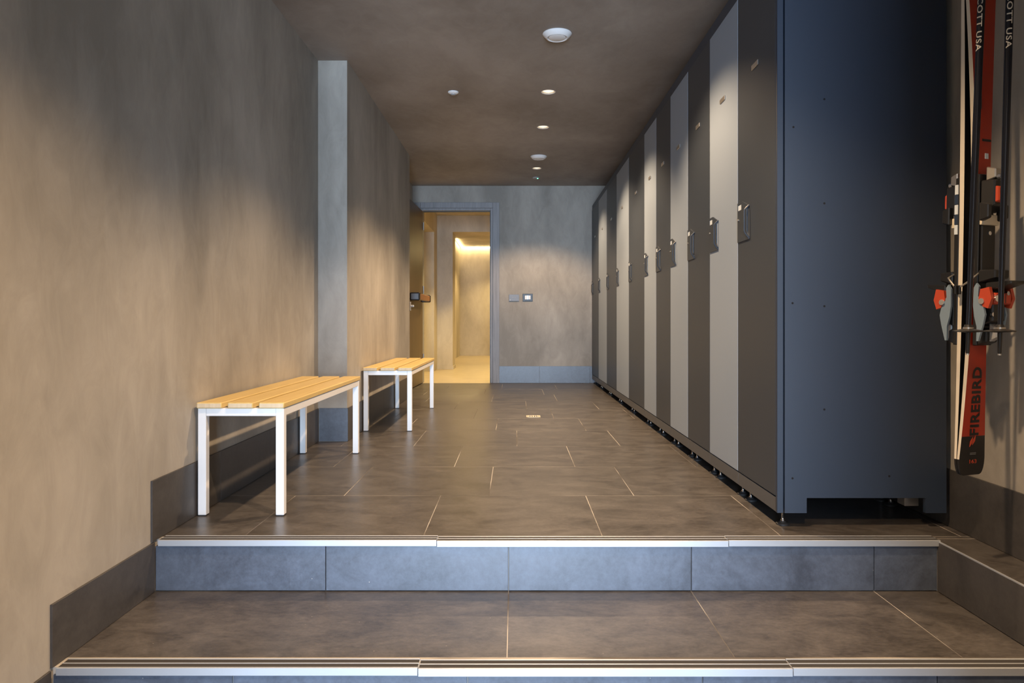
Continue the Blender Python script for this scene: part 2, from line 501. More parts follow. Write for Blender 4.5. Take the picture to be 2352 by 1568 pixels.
G = 0.0012                       # half a joint
offs = [0.294, 0.494, 0.300, 0.014, 0.475, 0.294, 0.10, 0.39, 0.294, 0.46, 0.20]
rows = [2.99 + 0.6 * k for k in range(-1, 10)]
for i, y in enumerate(rows):
    ya, yb = max(y, 2.418), min(y + 0.6, Y1)
    if yb - ya < 0.05: continue
    xs = sorted(offs[i] + 0.6 * k for k in range(-4, 5))
    for x in xs:
        xa, xb = max(x, XL + 0.002), min(x + 0.6, XR - 0.002)
        if xb - xa < 0.03: continue
        spans = [(xa, ya, yb)]
        if xa < XP + 0.002 and yb > 4.352 and ya < 6.95:        # cut round the pillar
            spans = []
            if xb > XP + 0.04: spans.append((XP + 0.002, ya, yb))
            if ya < 4.3: spans.append((xa, ya, 4.3545)) if xb <= XP + 0.04 else spans.append((xa, ya, 4.3545, XP + 0.002))
            if yb > 6.98: spans.append((xa, 6.951, yb, XP + 0.002))
        for sp in spans:
            xe = sp[3] if len(sp) > 3 else xb
            if xe - sp[0] > 0.02:
                tile(floor, 'floor', sp[0] + G, xe - G, sp[1] + G, sp[2] - G, 0.0, M['floor_tile'], th=0.0085, c=0.0006)
yy = 2.395
while yy > -0.2:
    tile(floor, 'ledge', 1.3912, 1.5275, max(yy - 0.6, -0.25) + G, yy - G, 0.0, M['floor_tile'], c=0.0006)
    yy -= 0.6
tile(floor, 'ledge', 1.3912, 1.5275, 2.395 + G, 2.418 - G, 0.0, M['floor_tile'], c=0.0006)

# ---- the two steps down towards the camera
RF = 2.372                       # riser face (upper)
RF2 = 1.846                      # riser face (lower)
step = struct('floor_step', MB().box(XL - 0.02, 1.3955, 1.852, 2.395, -0.30, ZL - 0.00035)
              .box(XL - 0.02, 1.3955, RF + 0.009, 2.40, ZL, -0.02), M['grout'],
              'lower step tread of brown grey tiles below the main floor', 'floor')
for xa, xb in ((XL + 0.002, -0.02), (-0.02, 0.58), (0.58, 1.18), (1.18, 1.391)):
    tile(step, 'tread', xa + G, xb - G, 1.905, RF + 0.006, ZL, M['floor_tile'], c=0.0006)
for k in range(-2, 3):
    xa, xb = max(-0.02 + 0.6 * k, XL + 0.0055), min(-0.02 + 0.6 * (k + 1), 1.388)
    if xb - xa < 0.03: continue
    tile(step, 'riser', xa + 0.0012, xb - 0.0012, ZL + 0.003, -0.0175, RF, M['daylit_tile'], axis='-Y')
entr = struct('floor_entrance', MB().box(XL - 0.02, 1.3955, Y0 - 0.9, 1.862, ZB - 0.1, ZB - 0.00035)
              .box(XL - 0.02, 1.3955, RF2 + 0.009, 1.87, ZB, ZL - 0.02), M['grout'],
              'entrance floor of dark tiles below the lowest step edge', 'floor')
for k in range(-2, 3):
    xa, xb = max(-0.12 + 0.6 * k, XL + 0.0055), min(-0.12 + 0.6 * (k + 1), 1.388)
    if xb - xa < 0.03: continue
    tile(entr, 'riser', xa + 0.0012, xb - 0.0012, ZB + 0.003, ZL - 0.0175, RF2, M['daylit_tile'], axis='-Y')
    y = 1.84
    while y > Y0:
        tile(entr, 'floor', xa + G, xb - G, max(y - 0.6, Y0) + G, y - G, ZB, M['floor_tile'], c=0.0006)
        y -= 0.6


def nosing(name, y, z, x0, x1, joints, label):
    """aluminium step edge: lip, two dark anti-slip strips between ridges, in lengths butted together"""
    root = empty(name, (0, y, z)); tag(root, label, 'step edge', 'structure')
    xs = [x0] + joints + [x1]
    for i in range(len(xs) - 1):
        a, b_ = xs[i] + 0.0008, xs[i + 1] - 0.0008
        dz = (0.0012, -0.0012, 0.0004)[i % 3]
        mb = MB()
        mb.box(a, b_, 0.000, 0.0045, -0.0165 + dz, 0.0035 + dz, 0.0008)
        mb.box(a, b_, 0.0045, 0.056, -0.006, 0.0010 + dz)
        for r0, r1 in ((0.0045, 0.0075), (0.0265, 0.0305), (0.0495, 0.0560)):
            mb.box(a, b_, r0, r1, 0.001, 0.0033 + dz, 0.0006)
        seg = mb.build('edge_profile', M['alu'], root)
        for s0, s1 in ((0.0082, 0.0262), (0.0308, 0.0492)):
            MB().box(a + 0.001, b_ - 0.001, s0, s1, 0.0005, 0.0026 + dz, 0.0003).build('grip_strip', M['strip_dark'], seg)
    return root


nosing('trim_1', 2.362, 0.0, XL + 0.018, 1.3935, [-0.255, 0.700], 'aluminium edge strip along the upper step')
nosing('trim_2', 1.836, ZL, XL + 0.018, 1.3935, [-0.246, 0.708], 'aluminium edge strip along the lowest step, at the bottom of the photo')
# ledge side: tiles below the ledge and a thin metal edge
ledge = struct('wall_ledge', MB().box(1.3945, 1.46, -0.25, 2.40, ZB - 0.05, -0.001), M['dark_grout'],
               'low tiled ledge side along the right wall beside the steps', 'wall')
for ya, yb in ((1.855, RF - 0.002), (1.255, 1.852), (0.655, 1.252), (0.055, 0.652), (-0.245, 0.052)):
    tile(ledge, 'ledge_side', ya, yb, (ZL if ya > 1.8 else ZB) + 0.002, -0.004, 1.3865, M['skirt_tile'], axis='-X')
struct('trim_3', MB().box(1.3865, 1.3908, -0.25, 2.366, -0.004, 0.0006, 0.0004), M['alu'], 'thin metal edge along the ledge by the right wall', 'edge strip')

# ---- tiled baseboards, tile by tile
def baseboard(name, label, runs):
    root = empty(name); tag(root, label, 'baseboard', 'structure')
    for axis, a, b_, z0, z1, face in runs:
        tile(root, 'skirt', a + 0.0006, b_ - 0.0006, z0, z1, face, M['skirt_tile'] if axis != '-Y' else M['daylit_tile'], th=0.006, axis=axis, c=0.0008)  # pieces facing the entrance take the daylight-tinted tile colour
    return root


baseboard('baseboard_left', 'dark tiled baseboard of the left wall, stepping down with the stairs',
          [('+X', 2.352, 2.9, 0.001, 0.200, XL + 0.0065), ('+X', 2.9, 3.477, 0.001, 0.200, XL + 0.0065), ('+X', 3.477, 4.346, 0.001, 0.200, XL + 0.0065),
           ('+X', 1.842, 2.370, ZL + 0.001, -0.004, XL + 0.0065)]
          + [('+X', 1.840 - 0.6 * (k + 1), 1.840 - 0.6 * k, ZB + 0.001, ZL - 0.004, XL + 0.0065) for k in range(4) if k < 3])
baseboard('baseboard_pillar', 'dark tiled baseboard around the pillar and behind the far bench',
          [('-Y', XL + 0.0075, XP + 0.0068, 0.002, 0.2015, 4.3505), ('+X', 4.351, 4.95, 0.001, 0.2015, XP + 0.0065),
           ('+X', 4.95, 5.55, 0.001, 0.2015, XP + 0.0065), ('+X', 5.55, 6.15, 0.001, 0.2015, XP + 0.0065), ('+X', 6.15, 6.95, 0.001, 0.2015, XP + 0.0065)])
baseboard('baseboard_back', 'dark tiled baseboard of the back wall beside the doorway',
          [('-Y', -0.205, 0.294, 0.002, 0.2015, Y1 - 0.0065), ('-Y', 0.294, 0.894, 0.002, 0.2015, Y1 - 0.0065), ('-Y', 0.894, 1.494, 0.002, 0.2015, Y1 - 0.0065)])
baseboard('baseboard_right', 'dark tiled baseboard of the right wall under the skis',
          [('-X', -0.25 + 0.6 * k, min(-0.25 + 0.6 * (k + 1), 8.55), 0.001, 0.2015, XR - 0.0065) for k in range(15)])

# ---- doorway trim and open door
cs = empty('trim_4'); tag(cs, 'grey stained wooden casing around the doorway', 'door frame', 'structure')
MB().box(DX1 - 0.001, -0.180, Y1 - 0.016, Y1 + 0.001, 0.001, DZ + 0.095, 0.002).build('casing', M['grey_wood'], cs)
MB().box(DX0 - 0.080, DX0 + 0.001, Y1 - 0.016, Y1 + 0.001, 0.001, DZ + 0.095, 0.002).build('casing', M['grey_wood'], cs)
MB().box(DX0 + 0.002, DX1 - 0.002, Y1 - 0.016, Y1 + 0.001, DZ + 0.030, DZ + 0.095, 0.002).build('casing', M['grey_wood'], cs)
MB().box(DX1 - 0.026, DX1 - 0.002, Y1 - 0.006, Y1 + 0.14, 0.001, DZ + 0.029, 0.0015).build('jamb', M['grey_wood'], cs)
MB().box(DX0 + 0.002, DX0 + 0.026, Y1 - 0.006, Y1 + 0.14, 0.001, DZ + 0.029, 0.0015).build('jamb', M['grey_wood'], cs)
MB().box(DX0 + 0.0265, DX1 - 0.0265, Y1 - 0.006, Y1 + 0.14, DZ + 0.001, DZ + 0.029, 0.0015).build('jamb', M['grey_wood'], cs)
MB().box(DX1 - 0.036, DX1 - 0.0265, Y1 + 0.03, Y1 + 0.075, 0.001, DZ, 0.0).build('seal', M['black'], cs)
MB().box(DX0 + 0.0265, DX1 - 0.036, Y1 + 0.03, Y1 + 0.075, DZ - 0.010, DZ + 0.0005, 0.0).build('seal', M['black'], cs)

HX, HY = -1.086, 8.535
door = empty('door_1', (HX, HY, 0.008)); tag(door, 'oak door leaf standing open against the left recess with a push bar', 'door', 'structure')
door.rotation_euler = (0, 0, math.radians(-1.8))
# local: +x into the room, leaf runs along -y
MB().box(-0.045, 0.0, -0.905, 0.0, 0.0, 2.025, 0.002).build('leaf', M['oak'], door)
bar = MB().box(0.052, 0.100, -0.80, -0.09, 0.955, 1.020, 0.006).build('push_bar', M['red_plastic'], door)
bar.data.materials[0] = plain('oak_reflecting_bar', (0.30, 0.130, 0.060), 0.4)  # brown orange of the reflected oak put into the base colour
for ya, yb in ((-0.86, -0.79), (-0.10, -0.05)):
    cap = MB().box(0.0, 0.105, ya, yb, 0.945, 1.030, 0.008).build('end_cap', M['black'], door)
    MB().box(0.012, 0.090, ya - 0.003, ya + 0.004, 0.958, 1.016, 0.002).build('daylit_face', M['switch_grey'], cap)  # added plate, its blue grey stands for daylight on the cap's end
MB().box(0.0, 0.012, -0.875, -0.845, 0.835, 0.930, 0.003).build('latch_plate', M['white_plastic'], door)
MB().lathe([(0.012, 0), (0.012, 0.03), (0.006, 0.034)], (0.012, -0.86, 0.885), 14, 'X').build('thumb_turn', M['white_plastic'], door, smooth=True)
for hz in (0.25, 1.05, 1.80):
    MB().lathe([(0.008, 0), (0.008, 0.09)], (0.010, 0.002, hz), 12).build('hinge', M['steel'], door)

# ---- the corridor beyond the doorway
YA, YB, YF = 10.68, 11.10, 15.70
struct('floor_corridor', MB().box(-3.4, 1.9, Y1 + 0.005, YF + 0.1, -0.1, -0.0005), M['corr_floor'], 'warm beige resin floor of the corridor through the doorway', 'floor')
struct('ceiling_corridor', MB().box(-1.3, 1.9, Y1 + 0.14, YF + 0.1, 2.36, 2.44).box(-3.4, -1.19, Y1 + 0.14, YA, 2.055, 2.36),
       M['plaster_corr'], 'yellow lit corridor ceiling and side soffit beyond the doorway', 'ceiling')
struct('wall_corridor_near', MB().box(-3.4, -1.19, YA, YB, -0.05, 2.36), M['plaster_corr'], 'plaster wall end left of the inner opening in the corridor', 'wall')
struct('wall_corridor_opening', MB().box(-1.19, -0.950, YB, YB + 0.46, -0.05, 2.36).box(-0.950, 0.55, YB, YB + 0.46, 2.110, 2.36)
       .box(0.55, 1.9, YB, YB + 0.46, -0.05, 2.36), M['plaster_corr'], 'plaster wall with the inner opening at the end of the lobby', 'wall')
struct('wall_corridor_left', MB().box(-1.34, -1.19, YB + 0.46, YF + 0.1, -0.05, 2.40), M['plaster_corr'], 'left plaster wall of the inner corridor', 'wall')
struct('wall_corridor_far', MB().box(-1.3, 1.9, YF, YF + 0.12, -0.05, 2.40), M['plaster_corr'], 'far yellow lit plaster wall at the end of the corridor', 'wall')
struct('wall_corridor_right', MB().box(1.60, 1.75, Y1 + 0.14, YF, -0.05, 2.40), M['plaster_corr'], 'right plaster wall of the corridor, hidden from the locker room', 'wall')
struct('wall_corridor_side', MB().box(-3.4, -3.3, Y1 + 0.1, YA, -0.05, 2.1).box(-3.4, -1.25, Y1, Y1 + 0.14, -0.05, 2.1), M['plaster_corr'], 'end walls of the side passage left of the lobby', 'wall')
struct('baseboard_corridor', MB().box(-1.18, 1.6, YF - 0.012, YF, 0, 0.045).box(-1.19, -0.938, YB - 0.012, YB, 0, 0.05).box(-0.95, -0.938, YB, YB + 0.46, 0, 0.05)
       .box(-3.3, -1.19, YA - 0.012, YA, 0, 0.05), M['plaster_corr'], 'low plaster coloured skirting in the corridor', 'baseboard')
led = empty('light_strip', (0, YF, 2.32)); tag(led, 'glowing warm light strip at the top of the far corridor wall', 'light')
MB().box(-1.16, 1.58, -0.075, -0.045, 0.010, 0.036, 0.002).build('diffuser', M['led'], led)
MB().box(-1.16, 1.58, -0.080, -0.040, 0.0362, 0.0398, 0.0).build('channel', M['alu'], led)
led2 = empty('light_strip', (-1.19, 14.1, 2.32)); tag(led2, 'glowing light strip along the left corridor wall, inside the inner opening', 'light')
MB().box(0.045, 0.075, 0.02, 1.48, 0.010, 0.036, 0.002).build('diffuser', M['led'], led2)
MB().box(0.040, 0.080, 0.02, 1.48, 0.0362, 0.0398, 0.0).build('channel', M['alu'], led2)
spot('lobby_spot', (-0.25, 9.55, 2.34), 215, YELLOW, 108, 0.25)
spot('lobby_spot', (0.6, 9.55, 2.34), 150, YELLOW, 108, 0.25)
spot('corridor_spot', (0.0, 12.7, 2.34), 140, YELLOW, 130, 0.4)
spot('corridor_spot', (-0.1, 14.5, 2.34), 140, YELLOW, 130, 0.4)
area('side_passage_light', (-2.3, 9.7, 2.04), (0, 0, 0), 0.5, 0.5, 9, YELLOW)

# ------------------------------------------------------------------ lockers
LXF, LXB = 0.915, 1.505
ys = [2.534]
for w in [0.4275] * 6 + [0.6935] * 5:
    ys.append(ys[-1] + w)
FOOT = MB().lathe([(0.0235, 0.0), (0.0235, 0.005), (0.0215, 0.007), (0.012, 0.0095), (0.0095, 0.0135)], (0, 0, 0), 20).mesh('foot', M['rubber'], True)
prof = [(0.0075, 0.0), (0.0075, 0.006), (0.005, 0.007)]
for k in range(8):
    prof += [(0.005, 0.009 + k * 0.005), (0.0038, 0.011 + k * 0.005)]
prof += [(0.005, 0.055), (0.005, 0.090)]
STUD = MB().lathe(prof, (0, 0, 0.0125), 12).mesh('stud', M['chrome'], True)
PW, PH = 0.139, 0.160
poly = [(0.0, 0.0), (0.139, 0.0), (0.137, 0.012), (0.116, 0.033), (0.116, 0.118), (0.137, 0.128), (0.139, 0.132), (0.060, PH), (0.0, PH)]


def plate_mesh():
    mb = MB()
    hole = (0.004, 0.050, 0.128, 0.152)       # label window, left open
    fn = lambda u, z, t: (-t, -u, z)
    # frame pieces round the window so that it is a real opening
    mb.prism([(0.0, 0.0), (0.139, 0.0), (0.137, 0.012), (0.116, 0.033), (0.116, 0.118), (0.118, 0.128), (0.0, 0.128)], fn, 0.0, 0.0035)
    mb.prism([(0.05, 0.128), (0.137, 0.128), (0.139, 0.132), (0.060, PH), (0.05, PH)], fn, 0.0, 0.0035)
    mb.prism([(0.0, 0.128), (0.004, 0.128), (0.004, PH), (0.0, PH)], fn, 0.0, 0.0035)
    mb.prism([(0.004, 0.152), (0.05, 0.152), (0.05, PH), (0.004, PH)], fn, 0.0, 0.0035)
    return mb.mesh('handle_plate', M['lock_dark'])


PLATE = plate_mesh()
LABEL = MB().box(-0.0022, -0.0002, -0.049, -0.005, 0.129, 0.151).mesh('label_card', M['white_label'])
ar = [(0.0, -0.1375, 0.133), (-0.003, -0.1375, 0.131), (-0.017, -0.136, 0.117), (-0.019, -0.136, 0.112), (-0.019, -0.136, 0.032), (-0.017, -0.136, 0.026), (-0.003, -0.1375, 0.006), (0.0, -0.1375, 0.004)]
GRIP = MB().tube(ar, 0.0034, 8).mesh('grip', M['lock_dark'], True)
KEY = MB().lathe([(0.0045, 0), (0.0045, 0.003), (0.003, 0.004)], (0, 0, 0), 14, 'X').mesh('lock', M['steel'], True)
NUM = MB().box(-0.004, 0.0, -0.036, 0.036, -0.010, 0.010, 0.0015).mesh('number_plate', M['steel'])
NUMS = MB().lathe([(0.006, 0.0), (0.005, -0.006)], (-0.004, 0, 0), 12, 'X').mesh('rivet', M['chrome'], True)

ordn = ['', 'second', 'third', 'fourth', 'fifth', 'sixth', 'seventh', 'eighth', 'ninth', 'tenth', 'last']
lock_lab = ['tall narrow dark grey locker at the near end, its side panel facing the steps']
for i in range(1, 11):
    c = 'light grey' if i % 2 else 'dark grey'
    w = 'narrow' if i < 6 else 'wide'
    lock_lab.append('tall %s %s locker, %s of the row counted from the steps' % (w, c, ordn[i]) if i < 10
                    else 'tall wide dark grey locker, last of the row against the back wall')
for i in range(11):
    a, b_ = ys[i] + 0.0006, ys[i + 1] - 0.0006
    if i == 10: b_ = min(b_, Y1 - 0.013)
    w = b_ - a
    L = empty('locker', (LXF, a, 0)); tag(L, lock_lab[i], 'locker', None, 'lockers along the right wall')
    light = i % 2 == 1
    mb = MB()
    mb.box(0.018, LXB - LXF, 0, w, 0.105, 2.100, 0.001)
    mb.box(0.004, 0.018, 0, w, 2.045, 2.100, 0.001)
    if i:
        mb.box(0.018, LXB - LXF, 0, 0.016, 0.052, 0.105)
    mb.box(0.018, LXB - LXF, w - 0.016, w, 0.052, 0.105)
    mb.build('carcass', M['lock_body'], L)
    d = MB().box(0.0, 0.0165, 0.0012, w - 0.0012, 0.108, 2.041, 0.0012).build('door', M['lock_light'] if light else M['lock_dark'], L)
    link('handle_plate', PLATE, d, (-0.0005, w - 0.006, 1.041))
    link('label_card', LABEL, d, (0, w - 0.006, 1.041))
    link('grip', GRIP, d, (0, w - 0.006, 1.041))
    kx = link('lock', KEY, d, (-0.004, w - 0.018, 1.131)); kx.rotation_euler = (0, 0, math.pi)
    link('number_plate', NUM, d, (0, w * 0.5, 1.694))
    MB().box(0.002, 0.018, 0.0008, w - 0.0008, 0.052, 0.103, 0.001).build('plinth', M['plinth'], L)
    for fx in (0.037, 0.56):
        for fy in (0.05, w - 0.05):
            if i == 0 and fy < 0.1: fy = 0.032 if fx < 0.1 else 0.30
            ft = link('foot', FOOT, L, (fx, fy, 0))
            link('stud', STUD, ft, (0, 0, 0))
    if i == 0:
        # end panel facing the steps: corner strip, shadow groove, big panel with cut-out at the bottom
        fn = lambda u, z, t: (u, t, z)
        MB().box(0.0, 0.0215, -0.016, -0.0005, 0.052, 2.100, 0.0012).build('corner_strip', M['lock_body'], L)
        pn = MB().prism([(0.0265, 0.052), (0.103, 0.052), (0.103, 0.1045), (0.517, 0.1045), (0.517, 0.052), (0.590, 0.052), (0.590, 2.100), (0.0265, 2.100)],
                        fn, -0.016, -0.0005).build('end_panel', M['lock_body'], L)
        HOLE = MB().lathe([(0.0038, 0.0), (0.0038, -0.0006)], (0, 0, 0), 12, 'Y').mesh('screw_hole', M['hole'])
        for px, py in ((1822, 292), (1820, 696), (1820, 1098), (1893, 228), (1893, 467), (1893, 703), (1893, 940), (2042, 1093)):
            link('screw_hole', HOLE, pn, ((px - 1182) * 2.52 / 1660 - LXF, -0.016, 0.715 - (py - 741) * 2.52 / 1660))
        MB().box(0.48, 0.53, 0.05, 0.10, 0.06, 0.105, 0.001).build('bracket', M['steel'], L)

# ------------------------------------------------------------------ benches
def bench(loc, label):
    W, LN = 0.318, 1.300
    root = empty('bench', loc); tag(root, label, 'bench', None, 'slatted changing benches on the left')
    for sx in (0, W - 0.030):
        for sy in (0, LN - 0.030):
            lg = MB().box(sx, sx + 0.030, sy, sy + 0.030, 0.004, 0.399, 0.0012).build('leg', M['white_paint'], root)
            MB().box(sx + 0.0015, sx + 0.0285, sy + 0.0015, sy + 0.0285, 0.0, 0.005).build('glide', M['rubber'], lg)
    for sy in (0.0006, LN - 0.0294):
        MB().box(0.0305, W - 0.0305, sy, sy + 0.0288, 0.370, 0.3985, 0.0012).build('frame_rail', M['white_paint'], root)
    for sx in (0.0006, W - 0.0294):
        MB().box(sx, sx + 0.0288, 0.0305, LN - 0.0305, 0.370, 0.3985, 0.0012).build('frame_rail', M['white_paint'], root)
    pw, gp = 0.0925, 0.0225
    for k in range(3):
        x = -0.001 + k * (pw + gp)
        mb = MB().box(x, x + pw, -0.012, LN + 0.012, 0.3994, 0.4205, 0.003)
        o = mb.build('slat', [M['bench_wood'], M['bench_end']], root)
        for p in o.data.polygons:
            if abs(p.normal.y) > 0.9: p.material_index = 1
    return root


bench((-1.1715, 2.673, 0.0), 'near wooden slatted bench with white legs, closest to the steps')
bench((-0.9955, 4.760, 0.0), 'far wooden slatted bench with white legs, beyond the pillar')

# ------------------------------------------------------------------ ceiling fittings
LAMP_RING = MB().lathe([(0.0462, 0.012), (0.0462, -0.0012), (0.0500, -0.0012), (0.0500, 0.0004)], (0, 0, 0), 28, cap=False).mesh('trim_ring', M['white_plastic'], True)
LAMP_CAN = MB().lathe([(0.0455, 0.004), (0.0455, 0.030), (0.0, 0.030)], (0, 0, 0), 28, cap=False).mesh('housing', M['steel'], True)
LAMP_GLOW = MB().lathe([(0.044, 0.012), (0.036, 0.007), (0.020, 0.0045), (0.0, 0.004)], (0, 0, 0), 28, cap=False).mesh('lens', M['lamp'], True)
lab = ['recessed ceiling light by the entrance, behind the camera', 'recessed ceiling light over the steps, just out of the photo',
       'recessed ceiling light beside the near end of the lockers, above the photo edge', 'glowing recessed ceiling light, nearest of the three in view',
       'glowing recessed ceiling light, middle of the three in view', 'glowing recessed ceiling light between far vent and green sensor']
for i, y in enumerate(LIGHT_Y):
    z = ceil_z(y)
    r = empty('recessed_light', (LX, y, z)); tag(r, lab[i], 'light', None, 'recessed ceiling lights')
    link('trim_ring', LAMP_RING, r); link('housing', LAMP_CAN, r); link('lens', LAMP_GLOW, r)
    spot('recessed_spot', (LX, y, z - 0.008), SPOT_W * (1.3, 1.0, 0.88, 1.0, 0.9, 0.76)[i], WARM, 118, 0.45)

VRING = MB().lathe([(0.078, 0.0), (0.080, -0.004), (0.077, -0.008), (0.064, -0.022), (0.056, -0.026), (0.050, -0.022), (0.048, -0.006)], (0, 0, 0), 36, cap=False).mesh('outer_ring', M['white_plastic'], True)
VDISC = MB().lathe([(0.0, -0.016), (0.044, -0.016), (0.047, -0.020), (0.046, -0.024), (0.036, -0.027), (0.0, -0.0275)], (0, 0, 0), 36, cap=False).mesh('valve_disc', M['white_plastic'], True)
VBACK = MB().lathe([(0.070, 0.0), (0.070, -0.003)], (0, 0, 0), 24).mesh('throat', M['hole'], True)
VSTEM = MB().lathe([(0.006, 0.0), (0.006, -0.017)], (0, 0, 0), 10).mesh('stem', M['steel'], True)
for y, l in ((3.94, 'large white round air vent on the ceiling, nearest the photo top'), (6.98, 'white round air vent between the second and third ceiling lights')):
    r = empty('ceiling_vent', (LX, y, ceil_z(y))); tag(r, l, 'vent', None, 'round ceiling vents')
    for nm, me in (('outer_ring', VRING), ('valve_disc', VDISC), ('throat', VBACK), ('stem', VSTEM)):
        link(nm, me, r)
r = empty('ceiling_sensor', (-0.422, 4.97, ceil_z(4.97))); tag(r, 'small white ceiling sensor with grey centre, left of the lights', 'sensor')
MB().lathe([(0.037, 0.0), (0.037, -0.005), (0.030, -0.011), (0.018, -0.015), (0.0, -0.015)], (0, 0, 0), 28, cap=False).build('base', M['white_plastic'], r, smooth=True)
MB().lathe([(0.018, -0.0148), (0.015, -0.021), (0.0, -0.023)], (0, 0, 0), 20, cap=False).build('lens', M['sensor_grey'], r, smooth=True)
r = empty('ceiling_sensor', (0.238, 8.05, ceil_z(8.05))); tag(r, 'flat grey ceiling sensor with a green light near the back wall', 'sensor')
MB().lathe([(0.041, 0.0), (0.041, -0.006), (0.034, -0.012), (0.0, -0.014)], (0, 0, 0), 28, cap=False).build('base', M['sensor_grey'], r, smooth=True)
MB().lathe([(0.008, 0.0), (0.007, -0.005), (0.0, -0.007)], (0.018, -0.012, -0.0115), 12, cap=False).build('indicator', M['green_led'], r, smooth=True)

# ------------------------------------------------------------------ wall switches and floor drain
def at_back(px, py, y=Y1):
    return (px - 1182) * y / 1660, 0.715 - (py - 741) * y / 1660


x0, z1 = at_back(1169, 676); x1, z0 = at_back(1192.5, 691.5)
r = empty('wall_switch', ((x0 + x1) / 2, Y1, (z0 + z1) / 2)); tag(r, 'blue grey wall plate, left of the two on the back wall', 'switch')
hw, hh = (x1 - x0) / 2, (z1 - z0) / 2
MB().box(-hw, hw, -0.009, -0.0002, -hh, hh, 0.002).build('plate', M['switch_grey'], r)
for k in (-1, 0, 1):
    MB().box(0.016 * k - 0.004, 0.016 * k + 0.004, -0.0102, -0.0085, 0.0, 0.009, 0.0005).build('mark', M['sensor_grey'], r)
MB().lathe([(0.004, -0.0085), (0.004, -0.011)], (-hw + 0.014, 0, -hh + 0.014), 10, 'Y').build('indicator', M['white_plastic'], r)
x0, z1 = at_back(1200.5, 674.5); x1, z0 = at_back(1223.5, 691.5)
r = empty('wall_switch', ((x0 + x1) / 2, Y1, (z0 + z1) / 2)); tag(r, 'black framed switch with white keys, right of the grey plate', 'switch')
hw, hh = (x1 - x0) / 2, (z1 - z0) / 2
MB().box(-hw, hw, -0.008, -0.0002, -hh, hh, 0.002).build('frame', M['black'], r)
for xa, xb in ((-0.034, -0.0125), (-0.0115, 0.0115), (0.0125, 0.034)):
    MB().box(xa, xb, -0.0115, -0.0078, -0.023, 0.023, 0.0012).build('key', M['white_plastic'] if abs(xa) > 0.012 else M['silver'], r)
MB().box(-0.003, 0.003, -0.0125, -0.011, 0.004, 0.014, 0.0003).build('mark', M['black'], r)
MB().box(-0.003, 0.003, -0.0125, -0.011, -0.014, -0.004, 0.0003).build('mark', M['black'], r)

r = empty('floor_drain', (0.143, 5.52, 0.0)); tag(r, 'small pale square drain grate in the tiled floor', 'drain')
s = 0.053
MB().box(-s, s, -s, -s + 0.012, -0.002, 0.0022, 0.0005).box(-s, s, s - 0.012, s, -0.002, 0.0022, 0.0005) \
    .box(-s, -s + 0.010, -s, s, -0.002, 0.0021, 0.0005).box(s - 0.010, s, -s, s, -0.002, 0.0021, 0.0005).build('frame', M['cream'], r)
MB().box(-s + 0.009, s - 0.009, -s + 0.009, s - 0.009, -0.002, 0.0004).build('well', M['black'], r)
for k in range(5):
    MB().box(-0.040 + k * 0.0175, -0.030 + k * 0.0175, -0.040, 0.040 - (0.02 if k % 2 else 0), 0.0003, 0.0020, 0.0004).build('bar', M['cream'], r)

# ------------------------------------------------------------------ skis, poles and their rack
PHI = math.radians(20)
WA = Vector((math.cos(PHI), math.sin(PHI), 0)); NA = Vector((math.sin(PHI), -math.cos(PHI), 0))
SKI_O = Vector((1.352, 2.150, 0.264))
LEAN = 0.020
SLEN = 1.63


def ski_width(z):
    t = z / SLEN
    if t < 0.03:                       # rounded tail
        k = t / 0.03
        return 0.052 * (0.62 + 0.38 * math.sqrt(max(0, 1 - (1 - k) ** 2)))
    if t > 0.92:
        k = (t - 0.92) / 0.08
        return 0.060 * math.sqrt(max(0.004, 1 - k ** 2))
    u = (t - 0.03) / 0.89
    return 0.052 + 0.008 * u - 0.0275 * math.sin(math.pi * min(1, u * 1.02)) ** 0.9


def camber(z):
    t = max(0, min(1, (z - 0.05) / 1.42))
    c = 0.0105 * math.sin(math.pi * t) + 0.0008
    if z > 1.47: c += 0.9 * (z - 1.47) ** 2 * 2.0
    return c


def thick(z):
    t = z / SLEN
    return 0.006 + 0.0085 * math.sin(math.pi * max(0, min(1, t))) ** 0.8


